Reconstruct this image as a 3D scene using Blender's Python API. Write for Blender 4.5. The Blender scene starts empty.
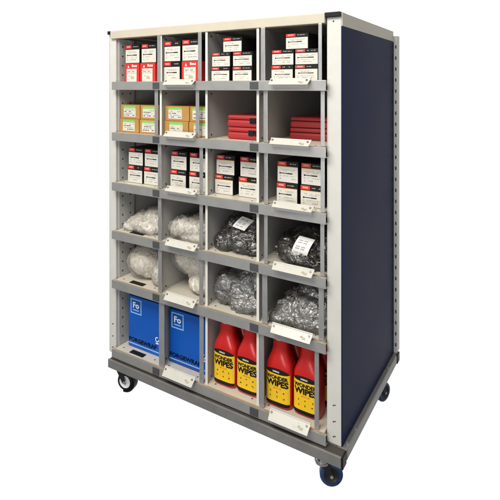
import bpy, bmesh, math, random
from mathutils import Vector, Matrix, noise, Euler
random.seed(7)
sc = bpy.context.scene
COL = sc.collection

# ------------------------------------------------------------------ materials
def mat(name, col, rough=.5, metal=0., var=.06, vscale=6., bump=0., bscale=120., spec=.5, coat=0., rvar=.0, ior=1.5, wear=0., wcol=(.12, .11, .10)):
    m = bpy.data.materials.new(name); m.use_nodes = True
    nt = m.node_tree; N = nt.nodes; L = nt.links
    p = N['Principled BSDF']
    p.inputs['Roughness'].default_value = rough
    p.inputs['Metallic'].default_value = metal
    p.inputs['Specular IOR Level'].default_value = spec
    p.inputs['IOR'].default_value = ior
    p.inputs['Coat Weight'].default_value = coat
    p.inputs['Coat Roughness'].default_value = .15
    tc = N.new('ShaderNodeTexCoord')
    nz = N.new('ShaderNodeTexNoise'); nz.inputs['Scale'].default_value = vscale
    nz.inputs['Detail'].default_value = 6; nz.inputs['Roughness'].default_value = .65
    L.new(tc.outputs['Object'], nz.inputs['Vector'])
    r = N.new('ShaderNodeMapRange'); r.inputs['From Min'].default_value = .25; r.inputs['From Max'].default_value = .75
    L.new(nz.outputs['Fac'], r.inputs['Value'])
    mx = N.new('ShaderNodeMix'); mx.data_type = 'RGBA'
    L.new(r.outputs['Result'], mx.inputs['Factor'])
    mx.inputs['A'].default_value = tuple(c*(1-var) for c in col[:3]) + (1,)
    mx.inputs['B'].default_value = tuple(min(1, c*(1+var)) for c in col[:3]) + (1,)
    last = mx.outputs['Result']
    if wear:      # small scuffs and grubby marks, each with a shape of its own
        n3 = N.new('ShaderNodeTexNoise'); n3.inputs['Scale'].default_value = 34; n3.inputs['Detail'].default_value = 8; n3.inputs['Roughness'].default_value = .7; n3.inputs['Distortion'].default_value = .6
        L.new(tc.outputs['Object'], n3.inputs['Vector'])
        r3 = N.new('ShaderNodeMapRange'); r3.inputs['From Min'].default_value = .60; r3.inputs['From Max'].default_value = .74; r3.inputs['To Max'].default_value = wear
        L.new(n3.outputs['Fac'], r3.inputs['Value'])
        m3 = N.new('ShaderNodeMix'); m3.data_type = 'RGBA'; L.new(r3.outputs['Result'], m3.inputs['Factor'])
        L.new(last, m3.inputs['A']); m3.inputs['B'].default_value = wcol + (1,); last = m3.outputs['Result']
    L.new(last, p.inputs['Base Color'])
    if rvar:
        rr = N.new('ShaderNodeMapRange'); rr.inputs['To Min'].default_value = max(.02, rough-rvar); rr.inputs['To Max'].default_value = min(1, rough+rvar)
        L.new(nz.outputs['Fac'], rr.inputs['Value']); L.new(rr.outputs['Result'], p.inputs['Roughness'])
    if bump:
        b = N.new('ShaderNodeTexNoise'); b.inputs['Scale'].default_value = bscale; b.inputs['Detail'].default_value = 3
        L.new(tc.outputs['Object'], b.inputs['Vector'])
        bp = N.new('ShaderNodeBump'); bp.inputs['Strength'].default_value = bump; bp.inputs['Distance'].default_value = .002
        L.new(b.outputs['Fac'], bp.inputs['Height']); L.new(bp.outputs['Normal'], p.inputs['Normal'])
    return m

def bag_mat(name, cols, scale, rough=.25, metal=0., coat=.6, stretch=(1, 1, 1), bump=.6, bscale=60):
    """film over small contents: cells of a few real colours under a glossy coat"""
    m = bpy.data.materials.new(name); m.use_nodes = True
    nt = m.node_tree; N = nt.nodes; L = nt.links; p = N['Principled BSDF']
    tc = N.new('ShaderNodeTexCoord'); mp = N.new('ShaderNodeMapping'); mp.inputs['Scale'].default_value = stretch
    mp.inputs['Rotation'].default_value = (.4, .3, .6)
    L.new(tc.outputs['Object'], mp.inputs['Vector'])
    nw = N.new('ShaderNodeTexNoise'); nw.inputs['Scale'].default_value = 18; nw.inputs['Detail'].default_value = 3
    L.new(mp.outputs['Vector'], nw.inputs['Vector'])
    ad = N.new('ShaderNodeVectorMath'); ad.operation = 'MULTIPLY_ADD'
    L.new(nw.outputs['Color'], ad.inputs[0]); ad.inputs[1].default_value = (.03, .03, .03); L.new(mp.outputs['Vector'], ad.inputs[2])
    v = N.new('ShaderNodeTexVoronoi'); v.inputs['Scale'].default_value = scale; v.inputs['Randomness'].default_value = 1
    L.new(ad.outputs['Vector'], v.inputs['Vector'])
    sp = N.new('ShaderNodeSeparateColor'); L.new(v.outputs['Color'], sp.inputs['Color'])
    cr = N.new('ShaderNodeValToRGB'); e = cr.color_ramp
    e.elements[0].position = 0; e.elements[0].color = cols[0] + (1,)
    e.elements[1].position = 1; e.elements[1].color = cols[-1] + (1,)
    for i, c in enumerate(cols[1:-1]):
        x = e.elements.new((i+1)/(len(cols)-1)); x.color = c + (1,)
    L.new(sp.outputs['Red'], cr.inputs['Fac']); L.new(cr.outputs['Color'], p.inputs['Base Color'])
    p.inputs['Roughness'].default_value = rough; p.inputs['Metallic'].default_value = metal
    p.inputs['Coat Weight'].default_value = coat; p.inputs['Coat Roughness'].default_value = .12
    n2 = N.new('ShaderNodeTexNoise'); n2.inputs['Scale'].default_value = bscale; n2.inputs['Detail'].default_value = 5
    n2.inputs['Distortion'].default_value = 1.2
    L.new(tc.outputs['Object'], n2.inputs['Vector'])
    sm = N.new('ShaderNodeMath'); sm.operation = 'ADD'
    L.new(n2.outputs['Fac'], sm.inputs[0]); L.new(v.outputs['Distance'], sm.inputs[1])
    bp = N.new('ShaderNodeBump'); bp.inputs['Strength'].default_value = bump; bp.inputs['Distance'].default_value = .006
    L.new(sm.outputs['Value'], bp.inputs['Height'])
    L.new(bp.outputs['Normal'], p.inputs['Normal']); L.new(bp.outputs['Normal'], p.inputs['Coat Normal'])
    return m

PAINT = mat('cream_paint', (.50, .455, .365), .42, var=.05, vscale=9, wear=.18, bump=.05, bscale=300)
POST = mat('post_paint', (.585, .575, .54), .42, var=.05, vscale=14, wear=.22, bump=.05, bscale=300)
TRAY = mat('tray_paint', (.62, .575, .49), .45, var=.09, vscale=12, wear=.4, wcol=(.30, .24, .16), bump=.06, bscale=250)
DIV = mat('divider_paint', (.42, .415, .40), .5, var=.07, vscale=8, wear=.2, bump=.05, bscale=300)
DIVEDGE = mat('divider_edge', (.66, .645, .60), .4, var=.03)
GREY = mat('galvanised', (.42, .42, .41), .38, .6, var=.07, vscale=22, rvar=.06, wear=.12)
BAR = mat('bar_steel', (.46, .46, .46), .36, .7, var=.08, vscale=20, rvar=.08)
BACK = mat('back_sheet', (.07, .068, .064), .6, .0, var=.1, vscale=5)
NAVY = mat('navy_paint', (.013, .019, .062), .38, var=.22, vscale=2.2, bump=.10, bscale=400, ior=1.075, rvar=.10)
BLACK = mat('black_plastic', (.009, .009, .010), .45, var=.15, ior=1.3)
HOLE = mat('hole_dark', (.03, .028, .025), .9, var=.2)
MAGNET = mat('magnet_grey', (.055, .058, .062), .6, var=.1)
HOLDER = mat('holder_cream', (.57, .555, .50), .25, var=.06, vscale=30, wear=.3, wcol=(.33, .27, .19))
RIVET = mat('rivet', (.18, .17, .15), .4, .6, var=.1)
TROLLEY = mat('trolley_grey', (.225, .22, .213), .42, .35, var=.14, vscale=16, rvar=.10, wear=.35)
RECESS_SHADE = mat('recess_shade', (.055, .047, .038), .7, var=.2, vscale=20)  # shade of the gap under the bottom lip, as a dark colour
BROWNED = mat('hem_brown', (.36, .27, .17), .6, var=.15)
TYRE = mat('blue_tyre', (.012, .045, .14), .4, var=.1)
HUB = mat('hub_black', (.012, .012, .015), .45, var=.1)
ZINC = mat('zinc', (.62, .62, .60), .3, .8, var=.1)
PALEWHEEL = mat('pale_wheel', (.86, .86, .85), .5, var=.02)
CBLACK = mat('carton_black', (.012, .011, .011), .55, var=.2, vscale=30, ior=1.3)
CRED = mat('carton_red', (.56, .025, .02), .45, var=.08, vscale=20)
TAGRED = mat('tag_red', (.58, .03, .025), .4, var=.05)
WHITE = mat('label_white', (.60, .58, .52), .5, var=.04, vscale=40)
INK = mat('ink', (.012, .012, .012), .6, ior=1.25)
INKG = mat('ink_grey', (.30, .29, .28), .6)
INKB = mat('ink_brown', (.42, .33, .24), .6)
INKW = mat('ink_white', (.82, .80, .76), .5)
ORANGE = mat('orange_line', (.75, .40, .04), .5)
BROWN = mat('brown_card', (.42, .22, .055), .7, var=.10, vscale=25, bump=.1, bscale=200)
GREEN = mat('label_green', (.22, .52, .10), .5, var=.05)
CASE = mat('case_red', (.36, .018, .020), .5, var=.10, vscale=15, bump=.08, bscale=200)
BLUE = mat('carton_blue', (.004, .085, .42), .34, var=.06, vscale=10, spec=.4, bump=.10, bscale=25)
TAGMARK = mat('tag_mark', (.72, .36, .32), .5)
LBLUE = mat('print_light_blue', (.28, .50, .80), .5, var=.04)
NAVYINK = mat('print_navy', (.003, .006, .022), .5, ior=1.2)
BOTTLE = mat('bottle_red', (.52, .014, .012), .28, var=.06, vscale=8, bump=.05, bscale=60)
YELLOW = mat('label_yellow', (.80, .50, .015), .4, var=.04, vscale=20)
REDINK = mat('ink_red', (.62, .06, .02), .5)
CAPW = mat('cap_white', (.75, .74, .70), .4)
BAG_BEIGE = bag_mat('bag_beige', [(.52, .46, .37), (.66, .61, .52), (.76, .72, .64), (.40, .34, .27), (.62, .56, .46), (.80, .77, .70)], 85, rough=.5, coat=0, bump=.8, bscale=60)
BAG_CREAM = bag_mat('bag_cream', [(.62, .55, .44), (.70, .64, .53), (.75, .70, .60), (.57, .50, .39)], 70, rough=.5, coat=0, bump=.5, bscale=40)
BAG_DARK = bag_mat('bag_dark', [(.012, .010, .009), (.035, .03, .026), (.02, .018, .015), (.14, .13, .12), (.014, .012, .011), (.05, .045, .04)], 85, rough=.35, metal=.2, coat=.3, stretch=(.45, 1, 1.8), bump=.8, bscale=60)
BAG_FOIL = bag_mat('bag_foil', [(.16, .155, .15), (.34, .335, .32), (.46, .455, .44), (.12, .115, .11), (.40, .395, .38), (.25, .245, .24)], 85, rough=.34, metal=.5, coat=.2, stretch=(.6, 1, 1.5), bump=.8, bscale=60)
def film_mat(name, haze, gm, g0):
    m = bpy.data.materials.new(name); m.use_nodes = True; nt = m.node_tree; N = nt.nodes; L = nt.links
    N.remove(N['Principled BSDF']); out = N['Material Output']
    tc = N.new('ShaderNodeTexCoord'); nz = N.new('ShaderNodeTexNoise'); nz.inputs['Scale'].default_value = 24; nz.inputs['Detail'].default_value = 3; nz.inputs['Distortion'].default_value = 1.6
    mp = N.new('ShaderNodeMapping'); mp.inputs['Scale'].default_value = (1.3, 1, .55); mp.inputs['Rotation'].default_value = (.3, .5, .2)
    L.new(tc.outputs['Object'], mp.inputs['Vector']); L.new(mp.outputs['Vector'], nz.inputs['Vector'])
    bp = N.new('ShaderNodeBump'); bp.inputs['Strength'].default_value = .55; bp.inputs['Distance'].default_value = .006; L.new(nz.outputs['Fac'], bp.inputs['Height'])
    tr = N.new('ShaderNodeBsdfTransparent'); gl = N.new('ShaderNodeBsdfGlossy'); gl.inputs['Roughness'].default_value = .16
    df = N.new('ShaderNodeBsdfDiffuse'); df.inputs['Color'].default_value = (.75, .74, .71, 1)
    for x in (gl, df): L.new(bp.outputs['Normal'], x.inputs['Normal'])
    a = N.new('ShaderNodeMixShader'); a.inputs['Fac'].default_value = haze; L.new(tr.outputs[0], a.inputs[1]); L.new(df.outputs[0], a.inputs[2])
    lw = N.new('ShaderNodeFresnel'); lw.inputs['IOR'].default_value = 1.6; L.new(bp.outputs['Normal'], lw.inputs['Normal'])
    ml = N.new('ShaderNodeMath'); ml.operation = 'MULTIPLY_ADD'; ml.inputs[1].default_value = gm; ml.inputs[2].default_value = g0; ml.use_clamp = True; L.new(lw.outputs[0], ml.inputs[0])
    b = N.new('ShaderNodeMixShader'); L.new(ml.outputs[0], b.inputs['Fac']); L.new(a.outputs[0], b.inputs[1]); L.new(gl.outputs[0], b.inputs[2])
    L.new(b.outputs[0], out.inputs['Surface']); return m
FILM = {BAG_BEIGE: film_mat('milky_film', .20, .55, .01), BAG_CREAM: film_mat('cream_film', .17, .5, .01), BAG_DARK: film_mat('clear_film', .025, .85, .02), BAG_FOIL: film_mat('clear_film_bright', .08, 1., .04)}
BOLT = mat('bolt_black', (.018, .016, .014), .3, .6, var=.2)
BOLTZ = mat('bolt_zinc', (.50, .49, .46), .25, .9, var=.15)
PAPER = mat('tag_paper', (.80, .79, .76), .5, var=.03)

# ------------------------------------------------------------------ mesh builder
class M:
    def __init__(s): s.v = []; s.f = []; s.mi = []; s.sm = []
    def add(s, vs, fs, mi=0, smooth=False):
        b = len(s.v); s.v += [tuple(v) for v in vs]
        for f in fs:
            s.f.append(tuple(b+i for i in f)); s.mi.append(mi); s.sm.append(smooth)
    def box(s, x0, x1, y0, y1, z0, z1, mi=0, bev=0.):
        bm = bmesh.new(); bmesh.ops.create_cube(bm, size=1)
        for v in bm.verts:
            v.co = Vector(((x0+x1)/2 + v.co.x*(x1-x0), (y0+y1)/2 + v.co.y*(y1-y0), (z0+z1)/2 + v.co.z*(z1-z0)))
        if bev:
            bmesh.ops.bevel(bm, geom=bm.edges[:], offset=bev, segments=2, affect='EDGES', profile=.6)
        bm.verts.ensure_lookup_table()
        s.add([v.co[:] for v in bm.verts], [[v.index for v in f.verts] for f in bm.faces], mi); bm.free(); return s
    def quad(s, a, b, c, d, mi=0): s.add([a, b, c, d], [(0, 1, 2, 3)], mi); return s
    def cyl(s, a, b, r, mi=0, n=14, r2=None):
        a = Vector(a); b = Vector(b); r2 = r if r2 is None else r2
        d = (b-a).normalized(); u = d.orthogonal().normalized(); w = d.cross(u)
        vs = []
        for c, rr in ((a, r), (b, r2)):
            for i in range(n):
                t = 2*math.pi*i/n; vs.append(c + (u*math.cos(t) + w*math.sin(t))*rr)
        s.add(vs, [(i, (i+1) % n, n+(i+1) % n, n+i) for i in range(n)], mi, True)
        s.add(vs[:n], [tuple(reversed(range(n)))], mi); s.add(vs[n:], [tuple(range(n))], mi); return s
    def tube(s, pts, r, mi=0, n=8):
        for a, b in zip(pts, pts[1:]): s.cyl(a, b, r, mi, n)
        return s
    def build(s, name, mats, parent=None, loc=(0, 0, 0), rot=(0, 0, 0)):
        me = bpy.data.meshes.new(name); me.from_pydata(s.v, [], s.f); me.update()
        for m in (mats if isinstance(mats, (list, tuple)) else [mats]): me.materials.append(m)
        me.polygons.foreach_set('material_index', s.mi); me.polygons.foreach_set('use_smooth', s.sm); me.update()
        o = bpy.data.objects.new(name, me); COL.objects.link(o); o.location = loc; o.rotation_euler = rot
        if parent is not None: o.parent = parent
        return o

def tag(o, label, cat, group=None):
    o['label'] = label; o['category'] = cat
    if group: o['group'] = group
    return o
def empty(name, loc, rz=0):
    o = bpy.data.objects.new(name, None); COL.objects.link(o); o.location = loc; o.rotation_euler = (0, 0, rz); o.empty_display_size = .05; return o

def text_geo(body, size, bold=0., extr=0.):
    """vertices (x right, z up) and faces of a line of lettering centred on its own middle"""
    cu = bpy.data.curves.new('lettering_curve', 'FONT'); cu.body = body; cu.size = size; cu.offset = bold; cu.resolution_u = 3
    ob = bpy.data.objects.new('lettering_curve', cu); COL.objects.link(ob)
    bpy.context.view_layer.update()
    me = bpy.data.meshes.new_from_object(ob.evaluated_get(bpy.context.evaluated_depsgraph_get()))
    vs = [(v.co.x, v.co.y) for v in me.vertices]; fs = [tuple(p.vertices) for p in me.polygons]
    bpy.data.objects.remove(ob); bpy.data.curves.remove(cu); bpy.data.meshes.remove(me)
    x0 = min(v[0] for v in vs); x1 = max(v[0] for v in vs); z0 = min(v[1] for v in vs); z1 = max(v[1] for v in vs)
    return [(v[0]-(x0+x1)/2, v[1]-(z0+z1)/2) for v in vs], fs, x1-x0, z1-z0
TXT = {}
def put_text(mb, body, cx, cz, w, h, y, mi, bold=0., fy=None, heavy=0.):
    k = (body, bold)
    if k not in TXT: TXT[k] = text_geo(body, 1, bold)
    vs, fs, tw, th = TXT[k]
    offs = [(0, 0)] if not heavy else [(0, 0), (heavy, 0), (-heavy, 0), (0, heavy), (0, -heavy)]
    for q, (dx, dz) in enumerate(offs):
        out = []
        for a, b in vs:
            x = cx + dx + a*w/tw; z = cz + dz + b*h/th
            out.append((x, (y if fy is None else fy(x, z)) - q*.00004, z))
        mb.add(out, fs, mi)

# ------------------------------------------------------------------ the unit
W, D = 1.25, .762
ZS = [1.548, 1.293, 1.041, .797, .549, .201]
unit = empty('shelving_unit', (0, 0, 0))
tag(unit, 'white framed mobile shelving unit with navy side panel, six shelves and castors', 'shelving unit')

def post(x0, x1, y0, y1, front):
    m = M(); m.box(x0, x1, y0, y1, .1585, 1.788, 0, .002)
    if front:
        xc = (x0+x1)/2
        for z in (1.772, .305, .243, .186):
            m.cyl((xc-.002, -.0008, z), (xc-.002, .002, z), .0032 if z > 1 else .0028, 1, 10)
        for z in (.307, .245, .188): m.box(xc+.001, xc+.008, -.0009, .002, z, z+.0028, 1)
    return m.build('post', [POST, HOLE], unit)
post(1.193, 1.25, 0, .04, True); post(0, .045, 0, .04, True)
post(1.193, 1.25, .715, .751, False); post(0, .045, .715, .751, False)
M().box(.019, 1.189, -.014, .03, 1.766, 1.806, 0, .003).build('top_beam', PAINT, unit)
M().box(1.1895, 1.2505, -.014, .05, 1.7885, 1.806, 0, .002).build('end_cap', BLACK, unit)
M().box(-.002, .0185, -.014, .05, 1.7885, 1.806, 0, .002).build('end_cap', BLACK, unit)
M().box(.003, 1.247, .055, .745, 1.789, 1.797, 0, .001).build('top_panel', PAINT, unit)
M().box(.046, 1.192, .735, .745, .16, 1.7888, 0).build('back_panel', BACK, unit)
for s in (1, 0):
    a, b = (1.2504, 1.2544) if s else (-.0044, -.0004)
    M().box(a, b, .003, .747, .1585, 1.7515, 0, .0012).build('side_panel', NAVY, unit)
    M().box(a, b+.001 if s else b, .001, .735, 1.752, 1.803, 0, .0012).build('side_rail', PAINT, unit)
    m = M(); xa, xb = (1.2505, 1.2695) if s else (-.0195, -.0005)
    m.box(xa, xb, .7525, .757, .1585, 1.782, 0, .0008)
    m.box(xb-.003 if s else xa, xb if s else xa+.003, .7572, .80, .1585, 1.782, 0, .0008)
    z = .20
    while z < 1.77:
        xm = (xa+xb)/2 + (.003 if s else -.003)
        m.box(xm-.0032, xm+.0032, .7519, .7535, z-.0085, z+.0085, 1); z += .0565
    m.build('slotted_upright', [POST, HOLE], unit)
# slotted strip and lining on the inside of the left side, plain lining on the right
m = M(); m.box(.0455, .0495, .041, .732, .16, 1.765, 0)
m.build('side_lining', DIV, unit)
m = M(); m.box(.0498, .0560, .012, .120, .16, 1.765, 0, .001)
z = .19
while z < 1.76:
    for y in (.036, .090):
        m.box(.0555, .0566, y-.004, y+.004, z-.004, z+.004, 1)
    z += .048
m.build('slotted_strip', [DIV, HOLE], unit)
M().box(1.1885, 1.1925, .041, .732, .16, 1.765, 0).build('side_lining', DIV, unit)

def holder(par, cx, w, z, drop=0.):
    """sloping ticket holder: plate leaning back from the lip, hooked over its top edge"""
    m = M(); x0, x1 = cx-w/2, cx+w/2
    yt, zt, yb, zb = -.034, z+.024-drop*.4, -.062+drop*.5, z-.006+drop
    n = Vector((0, -(zt-zb), (yb-yt))).normalized(); n = Vector((0, -.73, .68))*.0025
    A = [Vector((x0, yt, zt)), Vector((x1, yt, zt)), Vector((x1-.003, yb, zb)), Vector((x0+.003, yb, zb))]
    vs = A + [p - n for p in A]
    m.add(vs, [(3, 2, 1, 0), (4, 5, 6, 7), (0, 1, 5, 4), (1, 2, 6, 5), (2, 3, 7, 6), (3, 0, 4, 7)], 0)
    # folded upper edge (lighter strip), back hook
    m.cyl((x0, yt+.001, zt), (x1, yt+.001, zt), .0035, 0, 10)
    m.box(x0+.01, x1-.01, -.0335, -.0313, z-.012, z+.012, 0)
    for fx in (.05, .93):
        c = A[0].lerp(A[1], fx).lerp(A[3].lerp(A[2], fx), .28)
        m.cyl(c + n*.2, c + n*1.1, .0042, 1, 10)
    c = A[0].lerp(A[1], .80).lerp(A[3].lerp(A[2], .80), .60)
    e1 = (A[1]-A[0]).normalized(); e2 = (A[3]-A[0]).normalized()
    for k, (du, dv, su) in enumerate(((0, 0, .012), (.004, .005, .007), (-.006, -.004, .004))):
        q = c + e1*du + e2*dv + n*.35
        m.quad(q - e1*su - e2*.0016, q + e1*su - e2*.0016, q + e1*su + e2*.0016, q - e1*su + e2*.0016, 2)
    return m.build('ticket_holder', [HOLDER, RIVET, INKB], par)

PAN = [.3505, .6195, .8845]
for i, z in enumerate(ZS):
    # tray with its screw holes
    m = M(); m.box(.0575, 1.1875, -.0175, .733, z-.024, z-.003, 0, .001)
    for cx in (.09, .30, .39, .56, .66, .85, .93, 1.14):
        m.cyl((cx, .012, z-.0034), (cx, .012, z-.0022), .0042, 1, 10)
    sh = m.build('shelf', [TRAY, RIVET], unit)
    m = M(); m.box(.0485, 1.2005, -.031, -.0275, z-.042, z-.001, 0, .0012); m.box(.0485, 1.2005, -.0272, -.0178, z-.006, z-.0015, 1, .001)
    m.box(.0485, 1.2005, -.0272, -.012, z-.042, z-.0385, 0, .0008)
    m.build('lip', [GREY, BROWNED], sh)
    for cx in (.3465, .885):
        M().box(cx-.0195, cx+.0195, -.0345, -.0313, z-.036, z-.006, 0, .001).build('label_magnet', MAGNET, sh)
    zh = z-.017 if i == 0 else z
    dx = (0, .003, .012, .013, .008, 0)[i]; dr = (.006, .008, .010, .006, .003, 0)[i]
    holder(sh, .495+dx, .176, zh, dr); holder(sh, 1.052+dx*1.2, .176, zh, dr)
    if i >= 3:
        M().box(.145, .235, -.006, .022, z-.0034, z-.001, 0, .0008).build('slot_plate', BLACK, sh)
    ztop = (ZS[i-1]-.0425) if i else 1.7655
    for k, x in enumerate(PAN):
        m = M(); m.box(x, x+.004, -.006, .733, z-.0025, ztop, 0); m.box(x-.0005, x+.0115, -.0095, -.0062, z-.0025, ztop, 1, .0006)
        for zz in (z+.012, ztop-.016):
            m.cyl((x+.0039, .03, zz), (x+.0048, .03, zz), .0045, 2, 10); 
        m.build('divider', [DIV, DIVEDGE, HOLE], unit)
    bars = [[(.340, .3555), (.583, .602), (.9085, .9285), (1.164, 1.178)],
            [(.3235, .3440), (.5700, .5885), (.9210, .9400), (1.1735, 1.1895)],
            [(.3440, .3650), (.5915, .6090), (.9240, .9400), (1.1735, 1.1895)],
            [(.3450, .3660), (.5910, .6090), (.9240, .9400), (1.1720, 1.1880)],
            [(.3455, .3675), (.5900, .6100), (.9150, .9390), (1.1650, 1.1860)],
            [(.3510, .3840), (.5910, .6130), (.9020, .9230), (1.1480, 1.1660)]][i]
    for a, b in bars:
        m = M(); m.box(a, b, -.0165, -.0115, z-.0008, ztop, 0, .0012); m.box(a+.0015, a+.004, -.0112, .0, z-.0025, ztop, 0)
        m.build('retaining_bar', BAR, unit)

# trolley base
m = M()
m.box(.042, 1.268, -.05, -.0415, .115, .157, 0, .003); m.box(.042, 1.268, .735, .777, .115, .157, 0, .004)
m.box(1.2325, 1.2735, .0002, .7345, .115, .157, 0, .004); m.box(.0425, .082, .0005, .7345, .115, .157, 0, .004)
for y in (.03, .12, .60): m.cyl((1.264, y, .156), (1.264, y, .1625), .0055, 1, 10)
m.box(.0425, 1.2675, -.0413, .0, .112, .1535, 2); m.box(.083, 1.232, .0005, .7345, .150, .1565, 0)  # dark strip behind the front beam stands in for shade there
tr = m.build('trolley_frame', [TROLLEY, ZINC, RECESS_SHADE], unit)
for x0, x1, y0, y1 in ((1.2683, 1.2755, -.049, -.0085), (1.2683, 1.2765, .736, .778)):
    M().box(x0, x1, y0, y1, .112, .1575, 0, .003).build('end_cap', BLACK, tr)

def caster(x, y, ang, style):
    r, hw = .045, .0165
    c = Vector((x, y, .019)); ax = Vector((math.cos(ang), math.sin(ang), 0)); fw = Vector((-ax.y, ax.x, 0))
    top = Vector((x, y, .114)); piv = c + fw*-.034
    m = M()
    tm, hm = (TYRE, HUB) if style else (BLACK, PALEWHEEL)
    m.box(piv.x-.034, piv.x+.034, piv.y-.028, piv.y+.028, .108, .1145, 0, .001)
    m.cyl((piv.x, piv.y, .096), (piv.x, piv.y, .108), .020, 0, 16)
    for s in (-1, 1):
        o = c + ax*s*(hw+.003)
        a = [o + fw*.008 + Vector((0, 0, -.009)), o - fw*.010 + Vector((0, 0, -.006)), o - fw*.056 + Vector((0, 0, .070)), o - fw*.012 + Vector((0, 0, .070))]
        t = ax*s*.003
        m.add(a + [p+t for p in a], [(0, 1, 2, 3), (7, 6, 5, 4), (0, 4, 5, 1), (1, 5, 6, 2), (2, 6, 7, 3), (3, 7, 4, 0)], 1 if s > 0 else 0)
    b = c - fw*.034 + Vector((0, 0, .0715)); u = ax*.022; w = fw*.023; h = Vector((0, 0, .003))
    vs = [b+u*i+w*j+h*k for k in (-1, 1) for i, j in ((-1, -1), (1, -1), (1, 1), (-1, 1))]
    m.add(vs, [(3, 2, 1, 0), (4, 5, 6, 7), (0, 1, 5, 4), (1, 2, 6, 5), (2, 3, 7, 6), (3, 0, 4, 7)], 0)
    if style == 1:
        m.cyl((piv.x, piv.y, .070), (piv.x, piv.y, .0965), .027, 0, 24, .023); m.cyl((piv.x, piv.y, .063), (piv.x, piv.y, .0702), .030, 0, 24)
    k = m.build('caster', [ZINC if style == 1 else BLACK, HUB], unit)
    m = M()   # lathe: tyre and hub
    prof = [(hw*.62, .006), (hw*.62, .020), (hw*.9, .026), (hw, .031), (hw*.95, r-.003), (hw*.6, r), (-hw*.6, r), (-hw*.95, r-.003), (-hw, .031), (-hw*.9, .026), (-hw*.62, .020), (-hw*.62, .006)]
    n = 40; vs = []
    for t, rr in prof:
        for i in range(n):
            q = 2*math.pi*i/n; vs.append(c + ax*t + (fw*math.cos(q) + Vector((0, 0, 1))*math.sin(q))*rr)
    for j in range(len(prof)-1):
        mi = 1 if j in (0, 1, 2, 8, 9, 10) else 0
        b0 = len(m.v) if j == 0 else b0
        if j == 0: m.add(vs, [], 0)
        for i in range(n):
            m.f.append((b0+j*n+i, b0+j*n+(i+1) % n, b0+(j+1)*n+(i+1) % n, b0+(j+1)*n+i)); m.mi.append(mi); m.sm.append(True)
    m.cyl(c - ax*(hw+.0075), c + ax*(hw+.0075), .0065, 2, 12)
    m.build('wheel', [tm, hm, ZINC], k)
    if style == 0:     # black brake pedal that hooks round the wheel
        m = M(); pts = []
        for q in range(-100, 81, 15):
            a = math.radians(q); pts.append(c + fw*math.cos(a)*(r+.007) + Vector((0, 0, math.sin(a)*(r+.004) + .002)))
        for a, b in zip(pts, pts[1:]):
            d = (b-a).normalized(); nn = ax.cross(d)
            vs = [p + ax*i*.016 + nn*j*.005 for p in (a-d*.001, b+d*.001) for i, j in ((-1, -1), (1, -1), (1, 1), (-1, 1))]
            m.add(vs, [(3, 2, 1, 0), (4, 5, 6, 7), (0, 1, 5, 4), (1, 2, 6, 5), (2, 3, 7, 6), (3, 0, 4, 7)], 0)
        m.build('brake_pedal', BLACK, k)
    return k
caster(1.198, .03, math.radians(-62), 1)
caster(.085, .035, math.radians(-78), 0)
caster(1.228, .63, math.radians(-20), 2)
caster(.085, .70, math.radians(-60), 2)

# ------------------------------------------------------------------ cartons
def marks(mb, x0, x1, z, h, y, mi, dens=.8, rnd=random):
    """one line of unreadable small print as short word-shaped dashes"""
    x = x0
    while x < x1:
        w = rnd.uniform(.004, .014)
        if rnd.random() < dens: mb.box(x, min(x+w, x1), y-.0004, y, z, z+h, mi)
        x += w + rnd.uniform(.0015, .004)

def screw_carton(x, y, z, w, h, d, label, rz=0., orange=False, group=None, z0=None):
    body = M().box(-w/2, w/2, 0, d, 0, h-.0006, 0, .0012)
    body.box(-w/2-.0004, w/2+.0004, .004, d-.004, h*.72, h*.725, 0)
    o = body.build('screw_carton', CBLACK, None, (x+w/2, y, z), (0, 0, rz))
    m = M(); hb = h*.27; lx0, lx1 = -w/2+.0022, w/2-.0022; zt = h-hb
    m.box(lx0, lx1, -.0010, -.0002, .0015, zt, 0)
    y0 = -.0011
    marks(m, lx0+.016, lx1-.012, zt-h*.13, h*.022, y0, 2, .8)
    marks(m, lx0+.024, lx1-.020, zt-h*.19, h*.020, y0, 2, .7)
    # picture of a screw lying across the label
    zc = zt - h*.285 + random.uniform(-.002, .002)
    q0, q1 = random.uniform(0, .010), random.uniform(0, .016)
    m.box(lx0+.010+q0, lx1-.010-q1, y0-.0004, y0, zc-h*.017, zc+h*.017, 1)
    m.box(lx0+.008+q0, lx0+.013+q0, y0-.0005, y0, zc-h*.036, zc+h*.036, 1)
    m.box(lx1-.034-q1, lx1-.011-q1, y0-.0005, y0, zc-h*.026, zc+h*.026, 1)
    marks(m, lx0+.010, lx0+.016, zt-h*.44, h*.03, y0, 2, 1)
    marks(m, lx0+.026, lx1-.014, zt-h*.43, h*.022, y0, 2, .75)
    marks(m, lx0+.010, lx0+.017, zt-h*.57, h*.03, y0, 2, 1)
    marks(m, lx0+.034, lx1-.008, zt-h*.56, h*.035, y0, 2, .6)
    if orange: m.box(lx0, lx1, -.0013, -.0003, zt+.0002, zt+h*.022, 3)
    m.build('label', [WHITE, INK, INKG, ORANGE], o)
    m = M(); rw = w*.42
    m.box(lx0, lx0+rw, -.0014, -.0002, h-hb*.80, h-.002, 0, .0005)
    zc = h-hb*.42
    for k in range(4): m.box(lx0+rw*(.22+.15*k), lx0+rw*(.33+.15*k), -.0019, -.0014, zc-hb*.15, zc+hb*.15, 1)
    m.build('brand_tag', [TAGRED, TAGMARK], o)
    m = M(); marks(m, .002, lx1-.008, h-hb*.52, hb*.16, -.0004, 0, .85)
    m.build('lettering', INKG, o)
    return tag(o, label, 'carton', group or 'black and white screw cartons')

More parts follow.
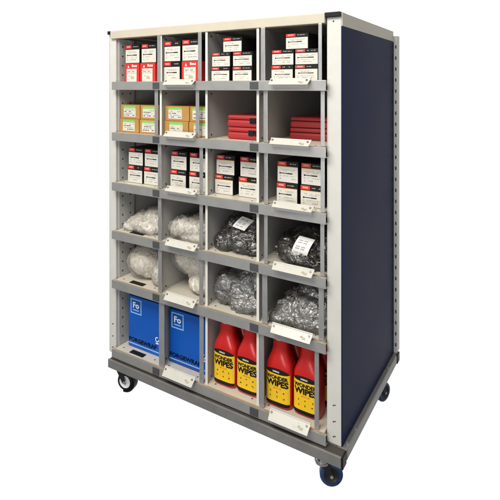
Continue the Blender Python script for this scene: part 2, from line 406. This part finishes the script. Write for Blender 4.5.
def red_carton(x, y, z, w, h, d, label):
    o = M().box(-w/2, w/2, 0, d, 0, h-.0006, 0, .0012).build('red_carton', CRED, None, (x+w/2, y, z))
    m = M(); a, b = -w*.36, w*.33; zt = h*.70
    m.box(a, b, -.0010, -.0002, .001, zt, 0); y0 = -.0011
    for q in (.0, .5):
        zc = zt-h*.15
        m.box(a+.008+q*(b-a)*.85, a+.025+q*(b-a)*.85, y0-.0004, y0, zc-h*.02, zc+h*.04, 2)
    marks(m, a+.004, b-.004, zt-h*.24, h*.022, y0, 1, .9)
    marks(m, a+.012, a+.026, zt-h*.40, h*.035, y0, 2, .9)
    for k in range(3): m.box(a+.030+k*.008, a+.036+k*.008, y0-.0004, y0, zt-h*.55, zt-h*.38-h*.02*k, 3)
    m.build('label', [WHITE, INKG, INKG, INKB], o)
    m = M(); m.add([(-w*.30, -.0006, h*.76), (-w*.18, -.0006, h*.76), (-w*.24, -.0006, h*.90)], [(0, 1, 2)], 0)
    for k in range(4): m.box(w*(.0+.09*k), w*(.065+.09*k), -.0006, -.0001, h*.80, h*(.93 if k == 0 else .89), 0)
    m.build('lettering', INKW, o)
    return tag(o, label, 'carton', 'red screw cartons')

def brown_carton(x, y, z, w, h, d, lx0, lx1, label):
    b = M().box(-w/2, w/2, 0, d, 0, h-.0006, 0, .0018)
    o = b.build('brown_carton', BROWN, None, (x+w/2, y, z))
    m = M(); a, c = lx0-w/2, lx1-w/2; zb, zt = h*.13, h*.90
    m.box(a, c, -.0010, -.0002, zb, zt-h*.16, 0); m.box(a, c, -.0011, -.0002, zt-h*.16+.0002, zt, 1)
    y0 = -.0012
    for k in range(4):
        marks(m, a+.006 + (k % 2)*.006, c-.006-(k % 3)*.008, zb+h*(.10+.125*k), h*.045, y0, 2 if k % 2 else 3, .7)
    m.build('label', [WHITE, GREEN, INKG, INK], o)
    return tag(o, label, 'carton', 'brown cartons with green topped labels')

T = 'on the top shelf'
# row 1, first compartment
red_carton(.078, .03, 1.5465, .100, .094, .15, 'left red carton under the black ones in the top left compartment')
red_carton(.185, .03, 1.5465, .100, .094, .15, 'right red carton under the black ones in the top left compartment')
screw_carton(.081, .032, 1.6412, .099, .094, .15, 'black and white carton standing on the left red carton, top left compartment')
screw_carton(.190, .034, 1.6412, .099, .094, .15, 'black and white carton standing on the right red carton, top left compartment')
# row 1, second compartment
screw_carton(.358, .010, 1.5465, .100, .094, .15, 'lower black and white carton beside the lone red carton in the top row')
red_carton(.469, .008, 1.5465, .100, .094, .15, 'lone red carton in the second compartment of the top row')
screw_carton(.361, .010, 1.6412, .100, .096, .15, 'black and white carton stacked on another black one beside the lone red carton')
screw_carton(.471, .010, 1.6412, .098, .098, .15, 'black and white carton standing on the lone red carton of the top row')
# row 1, third and fourth compartments: a pyramid of flat cartons each
for nm, xs, w in (('third', (.636, .750, .696), .099), ('fourth', (.942, 1.050, 1.006), .101)):
    g = 'flat black and white cartons in pyramid stacks'
    P = 'pyramid in the %s compartment of the top shelf' % nm
    screw_carton(xs[0], .012, 1.5465, w, .063, .16, 'bottom left flat black carton of the ' + P, group=g)
    screw_carton(xs[1], .012, 1.5465, w, .063, .16, 'bottom right flat black carton of the ' + P, group=g)
    screw_carton(xs[0]+.002, .014, 1.6102, w, .063, .16, 'middle left flat black carton of the ' + P, group=g)
    screw_carton(xs[1]+.001, .013, 1.6102, w, .063, .16, 'middle right flat black carton of the ' + P, group=g)
    screw_carton(xs[2], .018, 1.6739, w, .064, .16, 'single topmost black carton of the ' + P, group=g)
# row 2: brown cartons
y = .014
for nm, xs, ws in (('far left', (.060, .197), (.134, .124)), ('second', (.357, .508), (.149, .104))):
    for k, side in enumerate(('left', 'right')):
        for j, lv in enumerate(('lower', 'upper')):
            lx = (.022, .104) if k == 0 else (.016, .100)
            if nm == 'second' and j == 0: lx = (lx[0]+.012, lx[1]+.010)
            brown_carton(xs[k]+(.002 if j else 0), y+.004*j, 1.2905+j*.0705, ws[k]-.003, .0700, .2, lx[0], min(lx[1], ws[k]-.008),
                         '%s %s brown carton with green topped label, second shelf, %s compartment' % (lv, side, nm))
# row 2: red tool cases
def tool_case(x, y, z, w, h, d, label, latches):
    b = M(); b.box(-w/2, w/2, 0, d, 0, h*.60, 0, .010); b.box(-w/2+.001, w/2-.001, .001, d-.001, h*.60+.001, h-.0005, 0, .009)
    o = b.build('tool_case', CASE, None, (x+w/2, y, z))
    for lx in latches:
        m = M(); m.box(lx-.013, lx+.013, -.006, .003, h*.35, h*.80, 0, .002); m.box(lx-.010, lx+.010, -.008, -.0058, h*.42, h*.55, 0, .001)
        m.build('latch', BLACK, o)
    return tag(o, label, 'tool case', 'flat red plastic cases')
tool_case(.703, .040, 1.2905, .172, .0535, .22, 'bottom red case with black latches in the third compartment of second shelf', (.040, .071))
tool_case(.701, .042, 1.3445, .172, .0525, .22, 'top red case with black latches in the third compartment of second shelf', (.048, .075))
tool_case(.948, .165, 1.2905, .190, .052, .24, 'bottom plain red case behind the ticket holder, second shelf far right', ())
tool_case(.951, .167, 1.3430, .186, .048, .24, 'top plain red case behind the ticket holder, second shelf far right', ())
# row 3: four blocks of screw cartons
blocks = [('far left', (.106, .213), .100, .024, False), ('second', (.378, .490), .097, .034, False),
          ('third', (.632, .758), .099, .046, True), ('far right', (.956, 1.064), .097, .032, True)]
for nm, xs, w, y0, og in blocks:
    for k, side in enumerate(('left', 'right')):
        for j, lv in enumerate(('lower', 'upper')):
            screw_carton(xs[k]+(.006 if (j and nm == 'third') else .002*j), y0+.003*j+.003*k, 1.0385+j*.0885, w, .088, .15,
                         '%s %s black carton of the block of four, third shelf, %s compartment' % (lv, side, nm), orange=og,
                         rz=random.uniform(-.015, .015))

# ------------------------------------------------------------------ blue cartons
def blue_carton(x, y, z, w, h, d, label, emblem_x):
    o = M().box(-w/2, w/2, 0, d, 0, h, 0, .004).build('blue_carton', BLUE, None, (x+w/2, y, z))
    m = M(); yo = -.0008; cx, cz, s = -w/2+.054, h-.048, .074; t = .0055
    for a in ((-s/2, s/2, s/2-t, s/2), (-s/2, s/2, -s/2, -s/2+t), (-s/2, -s/2+t, -s/2+t, s/2-t), (s/2-t, s/2, -s/2+t, s/2-t)):
        m.box(cx+a[0], cx+a[1], yo, -.0001, cz+a[2], cz+a[3], 0)
    put_text(m, 'Fo', cx, cz+.006, .042, .030, yo, 1, .03)
    m.box(cx-.022, cx+.020, yo, -.0001, cz-.0215, cz-.0165, 0)
    m.build('emblem', [LBLUE, INKW], o)
    m = M(); put_text(m, 'FORGEWRAP', -w/2+.100, .040, .186, .020, -.0007, 0, .02, None, .0007); m.box(-w/2+.005, w/2-.006, -.0007, -.0001, .0165, .0215, 1)
    m.build('lettering', [NAVYINK, LBLUE], o)
    m = M()
    for k in range(10):
        a0 = math.radians(60+k*30); a1 = math.radians(60+(k+1)*30)
        for r0, r1 in ((.008, .0125),):
            c = (emblem_x, .082)
            m.quad((c[0]+r0*math.cos(a0), yo, c[1]+r0*math.sin(a0)), (c[0]+r1*math.cos(a0), yo, c[1]+r1*math.sin(a0)),
                   (c[0]+r1*math.cos(a1), yo, c[1]+r1*math.sin(a1)), (c[0]+r0*math.cos(a1), yo, c[1]+r0*math.sin(a1)), 0)
    m.box(emblem_x-.009, emblem_x+.010, yo, -.0001, .060, .066, 0)
    m.build('symbol', INKW, o)
    return tag(o, label, 'carton', 'blue cartons on the bottom shelf')
blue_carton(.093, .04, .1985, .232, .258, .26, 'left of the two blue cartons, standing at the far left of the bottom shelf', .080)
blue_carton(.364, .04, .1985, .228, .254, .26, 'right of the two blue cartons, next to the red bottles', .094)

# ------------------------------------------------------------------ wipes bottles
PROF = [(0, .053, .036), (.003, .0575, .0405), (.010, .0590, .042), (.158, .0586, .042), (.168, .0575, .0417), (.180, .0540, .0405), (.196, .0475, .0380), (.212, .0412, .0352), (.226, .0370, .0332), (.240, .0348, .0320), (.272, .0338, .0315)]
def sup(t, hw, hd, n):
    c, s = math.cos(t), math.sin(t)
    return hw*math.copysign(abs(c)**(2/n), c), hd*math.copysign(abs(s)**(2/n), s)
def front_y(x, z):
    for (z0, w0, d0), (z1, w1, d1) in zip(PROF, PROF[1:]):
        if z0 <= z <= z1:
            f = (z-z0)/(z1-z0); w = w0+(w1-w0)*f; d = d0+(d1-d0)*f; break
    u = min(.985, abs(x)/w); n = 4.2
    return -d*(1-u**n)**(1/n)
def bottle(x, y, z, label):
    m = M(); ns = 56; P = []
    for (a, b) in zip(PROF, PROF[1:]):
        st = 4 if b[0]-a[0] > .012 and b[0] > .15 else 2
        for k in range(st):
            f = k/st; P.append(tuple(a[i]+(b[i]-a[i])*f for i in range(3)))
    P.append(PROF[-1]); vs = []
    for zz, hw, hd in P:
        n = 4.2 if zz < .16 else max(2.2, 4.2-(zz-.16)/.06*2.)
        for i in range(ns):
            a, b = sup(2*math.pi*i/ns, hw, hd, n); vs.append((a, b, zz))
    m.add(vs, [(j*ns+i, j*ns+(i+1) % ns, (j+1)*ns+(i+1) % ns, (j+1)*ns+i) for j in range(len(P)-1) for i in range(ns)], 0, True)
    m.add(vs[:ns], [tuple(reversed(range(ns)))], 0); m.add(vs[-ns:], [tuple(range(ns))], 0)
    o = m.build('wipes_bottle', BOTTLE, None, (x, y, z), (0, 0, random.uniform(-.02, .02)))
    m = M(); m.cyl((0, 0, .2722), (0, 0, .296), .0315, 0, 24, .0305); m.build('cap', CAPW, o)
    # label: yellow panel, black foot band, black arched head
    m = M(); hx = .0545; nx = 24; off = .0007
    def fy(dy): return lambda xx, zz: front_y(xx, zz) - dy
    def band(z0f, z1f, mi, dy, nz=5):
        vs = []; F = fy(dy)
        for j in range(nz+1):
            for i in range(nx+1):
                xx = -hx + 2*hx*i/nx; a, b = z0f(xx), z1f(xx); zz = a+(b-a)*j/nz; vs.append((xx, F(xx, zz), zz))
        m.add(vs, [(j*(nx+1)+i, j*(nx+1)+i+1, (j+1)*(nx+1)+i+1, (j+1)*(nx+1)+i) for j in range(nz) for i in range(nx)], mi, True)
    dip = lambda xx: .138 + .005*(abs(xx)/hx)**2
    arch = lambda xx: .1415 + .019*math.sqrt(max(0, 1-(abs(xx)/hx)**2.4))
    band(lambda xx: .024, dip, 0, off)
    band(lambda xx: .012+.004*(1-(xx/hx)**2)*-1, lambda xx: .0238, 1, off, 2)
    band(lambda xx: dip(xx)+.0003, arch, 1, off, 3)
    m.build('label', [YELLOW, INK], o)
    m = M(); F = fy(off*1.6)
    put_text(m, 'WONDER', 0, .1235, .097, .0160, 0, 0, .02, F, .0008); put_text(m, 'WIPES', .001, .1010, .097, .0240, 0, 0, .02, F, .0012)
    put_text(m, 'MULTI-USE', .002, .0805, .036, .0055, 0, 1, .01, F); put_text(m, 'EVERBUILD', -.004, .1480, .030, .0065, 0, 2, .03, F)
    for r_ in range(2):
        for c_ in range(3):
            xx = -.029+.030*c_; zz = .066-.021*r_
            for q in range(3):
                a, b = random.uniform(-.003, .003), random.uniform(-.003, .003)
                m.quad((xx+a-.0015, F(xx, zz), zz+b-.0022), (xx+a+.0015, F(xx, zz), zz+b-.0022), (xx+a+.0012, F(xx, zz), zz+b+.0022), (xx+a-.0012, F(xx, zz), zz+b+.0022), 0)
    m.build('lettering', [INK, REDINK, INKW], o)
    return tag(o, label, 'bottle', 'red wipes bottles with yellow labels')
for k, (x, y, l) in enumerate(((.6965, .058, 'first red wipes bottle, at the front beside the blue cartons'),
                               (.8180, .060, 'second red wipes bottle, at the front just left of the grey bar and ticket holder'),
                               (.9660, .058, 'third red wipes bottle, at the front above the bottom right ticket holder'),
                               (1.0900, .066, 'fourth red wipes bottle, at the front against the white corner post'))):
    bottle(x, y, .1985, l)
for k, (x, y, l) in enumerate(((.7020, .160, 'red wipes bottle in the second rank behind the one beside the blue cartons'),
                               (.8210, .163, 'red wipes bottle in the second rank, right one of its compartment'),
                               (.9720, .160, 'red wipes bottle in the second rank above the bottom right ticket holder'),
                               (1.0960, .168, 'red wipes bottle in the second rank nearest the white corner post'))):
    bottle(x, y, .1985, l)

# ------------------------------------------------------------------ bags
def lump(blobs, zfloor, mats, name, amp=.012, seed=0, vox=.0045, fine=1., ymin=.0, xlim=None, base=None, grow=0., fs=1.):
    m = M()
    for (cx, cy, cz, rx, ry, rz) in blobs:
        bm = bmesh.new(); bmesh.ops.create_icosphere(bm, subdivisions=4, radius=1)
        vs = [(cx+v.co.x*(rx+grow), cy+v.co.y*(ry+grow), cz+v.co.z*(rz+grow)) for v in bm.verts]
        bm.verts.index_update(); m.add(vs, [[v.index for v in f.verts] for f in bm.faces]); bm.free()
    o = m.build(name, mats[0])
    md = o.modifiers.new('remesh', 'REMESH'); md.mode = 'VOXEL'; md.voxel_size = vox
    s = o.modifiers.new('smooth', 'SMOOTH'); s.factor = .5; s.iterations = 8
    bpy.context.view_layer.update()
    me = bpy.data.meshes.new_from_object(o.evaluated_get(bpy.context.evaluated_depsgraph_get()))
    o.modifiers.clear(); old = o.data; o.data = me; me.name = name; bpy.data.meshes.remove(old)
    nor = [v.normal.copy() for v in me.vertices]
    sd = Vector((seed*3.1, seed*1.7, seed*.9))
    for v, n in zip(me.vertices, nor):
        p = v.co; q = p + sd
        w = Vector((noise.noise(q*9), noise.noise(q*9+Vector((5, 0, 0))), noise.noise(q*9+Vector((0, 7, 0)))))*.03
        big = noise.noise(q*11)
        q = q*fs
        g1 = q + w*1.6
        fold = (1-min(1, abs(noise.noise(Vector((g1.x*26, g1.y*26, g1.z*12))))*3.2))**2
        g2 = q*1.0 + w*2.2
        crease = (1-min(1, abs(noise.noise(Vector((g2.x*34+g2.z*22, g2.y*30, g2.z*30-g2.x*16))))*3.6))**2
        fin = noise.noise(q*95)
        h = amp*(.95*big + .50*fold + .42*crease + .10*fin*fine)
        v.co = p + n*h
        if v.co.z < zfloor+.0012: v.co.z = zfloor + .0012 + random.uniform(0, .0006)
        if v.co.y < ymin: v.co.y = ymin + (v.co.y-ymin)*.1
        if xlim: v.co.x = min(max(v.co.x, xlim[0]), xlim[1])
    me.polygons.foreach_set('use_smooth', [True]*len(me.polygons))
    me.materials.clear()
    for x in mats: me.materials.append(x)
    # origin at the base
    cx = sum(b[0] for b in blobs)/len(blobs); cy = sum(b[1] for b in blobs)/len(blobs)
    if base is not None: cx, cy = base[:2]
    me.transform(Matrix.Translation((-cx, -cy, -zfloor))); o.location = (cx, cy, zfloor)
    return o, Vector((cx, cy, zfloor))

def bag_mesh(blobs, zfloor, mats, name, amp=.012, seed=0, fine=1., xlim=None, film=1.6):
    o, org = lump(blobs, zfloor, mats, name, amp*.9, seed, fine=fine, xlim=xlim)
    f, _ = lump(blobs, zfloor-.0006, [FILM[mats[0]]], 'film', amp*film, seed+.37, vox=.004, fine=.6, ymin=-.004, xlim=(xlim[0]-.002, xlim[1]+.002), base=org, grow=.006, fs=.68)
    f.parent = o; f.location = (0, 0, -.0004)
    return o, org

def paper_tag(par, org, c, u, v, w, h, curl):
    """curled paper card (thickness real), u along its width, v along its height"""
    c = Vector(c)-org; u = Vector(u).normalized(); v = Vector(v).normalized(); n = u.cross(v).normalized(); m = M(); k = 10; vs = []
    for s in (0, 1):
        for i in range(k+1):
            t = -1+2*i/k; off = n*(curl*(1-t*t) - .0008*s)
            for j in (-.5, .5): vs.append(c + v*(t*h/2) + u*(j*w) + off)
    L = (k+1)*2
    for s in (0, 1):
        m.add(vs[s*L:(s+1)*L], [(2*i, 2*i+1, 2*i+3, 2*i+2) if not s else (2*i+2, 2*i+3, 2*i+1, 2*i) for i in range(k)], 0, True)
    for i in range(2, k-1):
        t = -1+2*i/k; off = n*(curl*(1-t*t) + .0006)
        for a, b in ((-.36, -.10), (-.02, .22)):
            if (i*7+int(a*10)) % 3 == 0: continue
            p = c + v*(t*h/2) + off; hh = v*h*.025
            m.quad(p+u*a*w-hh, p+u*b*w-hh, p+u*b*w+hh, p+u*a*w+hh, 1)
    return m.build('paper_label', [PAPER, INKG], par)

def bolts(par, org, me_obj, mats, n, seed, ln=(.012, .026), r=.0022, frac=.5):
    """loose fastener shanks lying just under and through the film"""
    rnd = random.Random(seed); m = M(); ps = [p for p in me_obj.data.polygons if p.normal.z > -.2 and (p.normal.y < .5)]
    for _ in range(n):
        p = rnd.choice(ps); c = p.center; nn = p.normal
        d = Vector((rnd.gauss(0, 1), rnd.gauss(0, .7), rnd.gauss(0, .6))); d = (d - nn*d.dot(nn)).normalized()
        l = rnd.uniform(*ln)/2; rr = r*rnd.uniform(.7, 1.3); c = c - nn*rr*rnd.uniform(.3, 1.6)
        mi = 0 if rnd.random() > frac else 1
        m.cyl(c-d*l, c+d*l, rr, mi, 7); m.cyl(c+d*l, c+d*(l+.004), rr*1.9, mi, 6)
    o = m.build('loose_fasteners', mats, par); o['kind'] = 'stuff'
    return o

g = 'clear bags of small parts'
z = ZS[3]-.003
o, org = bag_mesh([(.205, .085, z+.030, .135, .075, .038), (.250, .12, z+.060, .090, .08, .048), (.11, .055, z+.016, .050, .045, .020), (.17, .10, z+.045, .07, .06, .035)], z, [BAG_BEIGE], 'parts_bag', .010, 1, xlim=(.060, .338))
tag(o, 'low spread clear bag of pale parts at the far left of the fourth shelf', 'bag', g)
o, org = bag_mesh([(.475, .085, z+.055, .105, .07, .048), (.52, .12, z+.068, .085, .08, .045), (.415, .075, z+.05, .050, .055, .042), (.51, .05, z+.02, .075, .035, .024)], z, [BAG_BEIGE], 'parts_bag', .010, 2, xlim=(.358, .615))
tag(o, 'rounded clear bag of pale parts behind the ticket holder, second on the fourth shelf', 'bag', g)
o, org = bag_mesh([(.755, .11, z+.05, .115, .08, .055), (.80, .16, z+.105, .085, .09, .060), (.69, .07, z+.03, .055, .05, .036), (.80, .055, z+.03, .075, .045, .035), (.73, .13, z+.09, .07, .07, .05)], z, [BAG_DARK], 'parts_bag', .012, 3, xlim=(.630, .882))
bolts(o, org, o, [BOLT, BOLTZ], 300, 3, frac=.2)
paper_tag(o, org, (.782, .050, z+.128), (.88, .20, -.25), (.45, .55, .60), .058, .062, .008)
tag(o, 'bag of dark bolts with a square white paper label, third on the fourth shelf', 'bag', g)
o, org = bag_mesh([(1.05, .10, z+.040, .120, .085, .045), (1.08, .16, z+.075, .100, .10, .050), (.985, .12, z+.055, .055, .08, .045), (1.08, .045, z+.025, .095, .04, .03)], z, [BAG_DARK], 'parts_bag', .012, 4, xlim=(.940, 1.185))
bolts(o, org, o, [BOLT, BOLTZ], 300, 4, ln=(.014, .034), frac=.2)
paper_tag(o, org, (1.078, .030, z+.082), (.95, .1, -.12), (.30, .30, .82), .066, .082, .020)
tag(o, 'bag of dark bolts with a curled white paper label, rightmost on the fourth shelf', 'bag', g)
z = ZS[4]-.003
o, org = bag_mesh([(.168, .100, z+.080, .096, .075, .076), (.18, .11, z+.05, .085, .07, .05)], z, [BAG_CREAM], 'parts_bag', .008, 5, fine=1.4, xlim=(.060, .335))
tag(o, 'round ball shaped cream bag at the far left of the fifth shelf', 'bag', g)
o, org = bag_mesh([(.295, .050, z+.050, .034, .035, .048), (.310, .07, z+.095, .030, .04, .05)], z, [BAG_BEIGE], 'parts_bag', .006, 6, xlim=(.262, .343))
tag(o, 'small pale bag squeezed between the round cream bag and the grey bar', 'bag', g)
o, org = bag_mesh([(.482, .125, z+.138, .118, .080, .068), (.455, .095, z+.150, .085, .06, .05), (.50, .14, z+.080, .085, .06, .06), (.540, .095, z+.045, .085, .065, .042)], z, [BAG_CREAM], 'parts_bag', .010, 7, fine=1.4, xlim=(.362, .615))
tag(o, 'tall cream bag slumped over behind the ticket holder, second on the fifth shelf', 'bag', g)
o, org = bag_mesh([(.745, .085, z+.060, .105, .065, .058), (.79, .13, z+.105, .092, .08, .062), (.680, .060, z+.065, .048, .045, .050), (.80, .055, z+.03, .08, .045, .035), (.70, .06, z+.09, .05, .05, .04), (.725, .085, z+.082, .085, .06, .055)], z, [BAG_FOIL], 'parts_bag', .013, 8, fine=1.3, xlim=(.632, .882))
tag(o, 'crumpled silvery bag, third on the fifth shelf above the first red bottles', 'bag', g)
o, org = bag_mesh([(1.08, .11, z+.055, .110, .09, .060), (1.10, .17, z+.100, .090, .09, .062), (.985, .055, z+.020, .060, .045, .026), (1.08, .05, z+.025, .10, .04, .03), (1.03, .12, z+.07, .07, .07, .045), (1.00, .08, z+.045, .06, .05, .04)], z, [BAG_FOIL], 'parts_bag', .012, 9, fine=1.2, xlim=(.932, 1.185))
bolts(o, org, o, [BOLT, BOLTZ], 110, 9, ln=(.010, .024), frac=.6)
tag(o, 'heaped bag of shiny silver fasteners, rightmost on the fifth shelf', 'bag', g)

# ------------------------------------------------------------------ plain white surround, made-up room tones behind the camera, lamps
w = bpy.data.worlds.new('World'); sc.world = w; w.use_nodes = True
N = w.node_tree.nodes; L = w.node_tree.links; bg = N['Background']
tc = N.new('ShaderNodeTexCoord'); yaw = math.radians(31.32)
dt = N.new('ShaderNodeVectorMath'); dt.operation = 'DOT_PRODUCT'; L.new(tc.outputs['Generated'], dt.inputs[0])
dt.inputs[1].default_value = (-math.sin(yaw), math.cos(yaw), 0)
mr = N.new('ShaderNodeMapRange'); mr.interpolation_type = 'SMOOTHSTEP'
mr.inputs['From Min'].default_value = .26; mr.inputs['From Max'].default_value = .50; L.new(dt.outputs['Value'], mr.inputs['Value'])
sx = N.new('ShaderNodeSeparateXYZ'); L.new(tc.outputs['Generated'], sx.inputs[0])
cr = N.new('ShaderNodeValToRGB'); rm = N.new('ShaderNodeMapRange'); rm.inputs['From Min'].default_value = -1; L.new(sx.outputs['Z'], rm.inputs['Value']); L.new(rm.outputs['Result'], cr.inputs['Fac'])
e = cr.color_ramp; e.elements[0].position = .15; e.elements[0].color = (.20, .20, .205, 1); e.elements[1].position = .95; e.elements[1].color = (.60, .575, .52, 1)
k = e.elements.new(.38); k.color = (.17, .17, .175, 1); k = e.elements.new(.49); k.color = (.50, .495, .48, 1); k = e.elements.new(.66); k.color = (.45, .44, .42, 1)  # bright band behind the camera, added to lift upper lips and interiors
mx = N.new('ShaderNodeMix'); mx.data_type = 'RGBA'; L.new(mr.outputs['Result'], mx.inputs['Factor']); L.new(cr.outputs['Color'], mx.inputs['A']); mx.inputs['B'].default_value = (1.02, 1.02, 1.02, 1)
L.new(mx.outputs['Result'], bg.inputs['Color']); bg.inputs['Strength'].default_value = 1

def lamp(name, loc, target, size, power, col):
    l = bpy.data.lights.new(name, 'AREA'); l.shape = 'RECTANGLE'; l.size = size[0]; l.size_y = size[1]; l.energy = power; l.color = col
    o = bpy.data.objects.new(name, l); COL.objects.link(o); o.location = loc
    o.rotation_euler = (Vector(target)-Vector(loc)).to_track_quat('-Z', 'Y').to_euler(); return o
lamp('ceiling_softbox', (.7, -1.75, 3.1), (.65, 0, .9), (2.2, 1.0), 88, (1, .965, .90))
lamp('front_fill', (1.1, -3.4, .9), (.6, 0, .3), (1.2, 1.0), 36, (.97, .985, 1))  # added unseen fill lamp, brightens the lower rows and posts

# ------------------------------------------------------------------ camera
cam = bpy.data.cameras.new('camera'); co = bpy.data.objects.new('camera', cam); COL.objects.link(co); sc.camera = co
co.location = (1.89, -1.715, 1.522); co.rotation_euler = (math.pi/2, 0, yaw)
cam.sensor_width = 36; cam.lens = 36*475/500; cam.shift_y = -(250-86.7)/500; cam.clip_end = 100; cam.clip_start = .05
sc.view_settings.view_transform = 'Standard'; sc.view_settings.look = 'None'; sc.view_settings.exposure = 0; sc.view_settings.gamma = 1
sc.cycles.max_bounces = 8
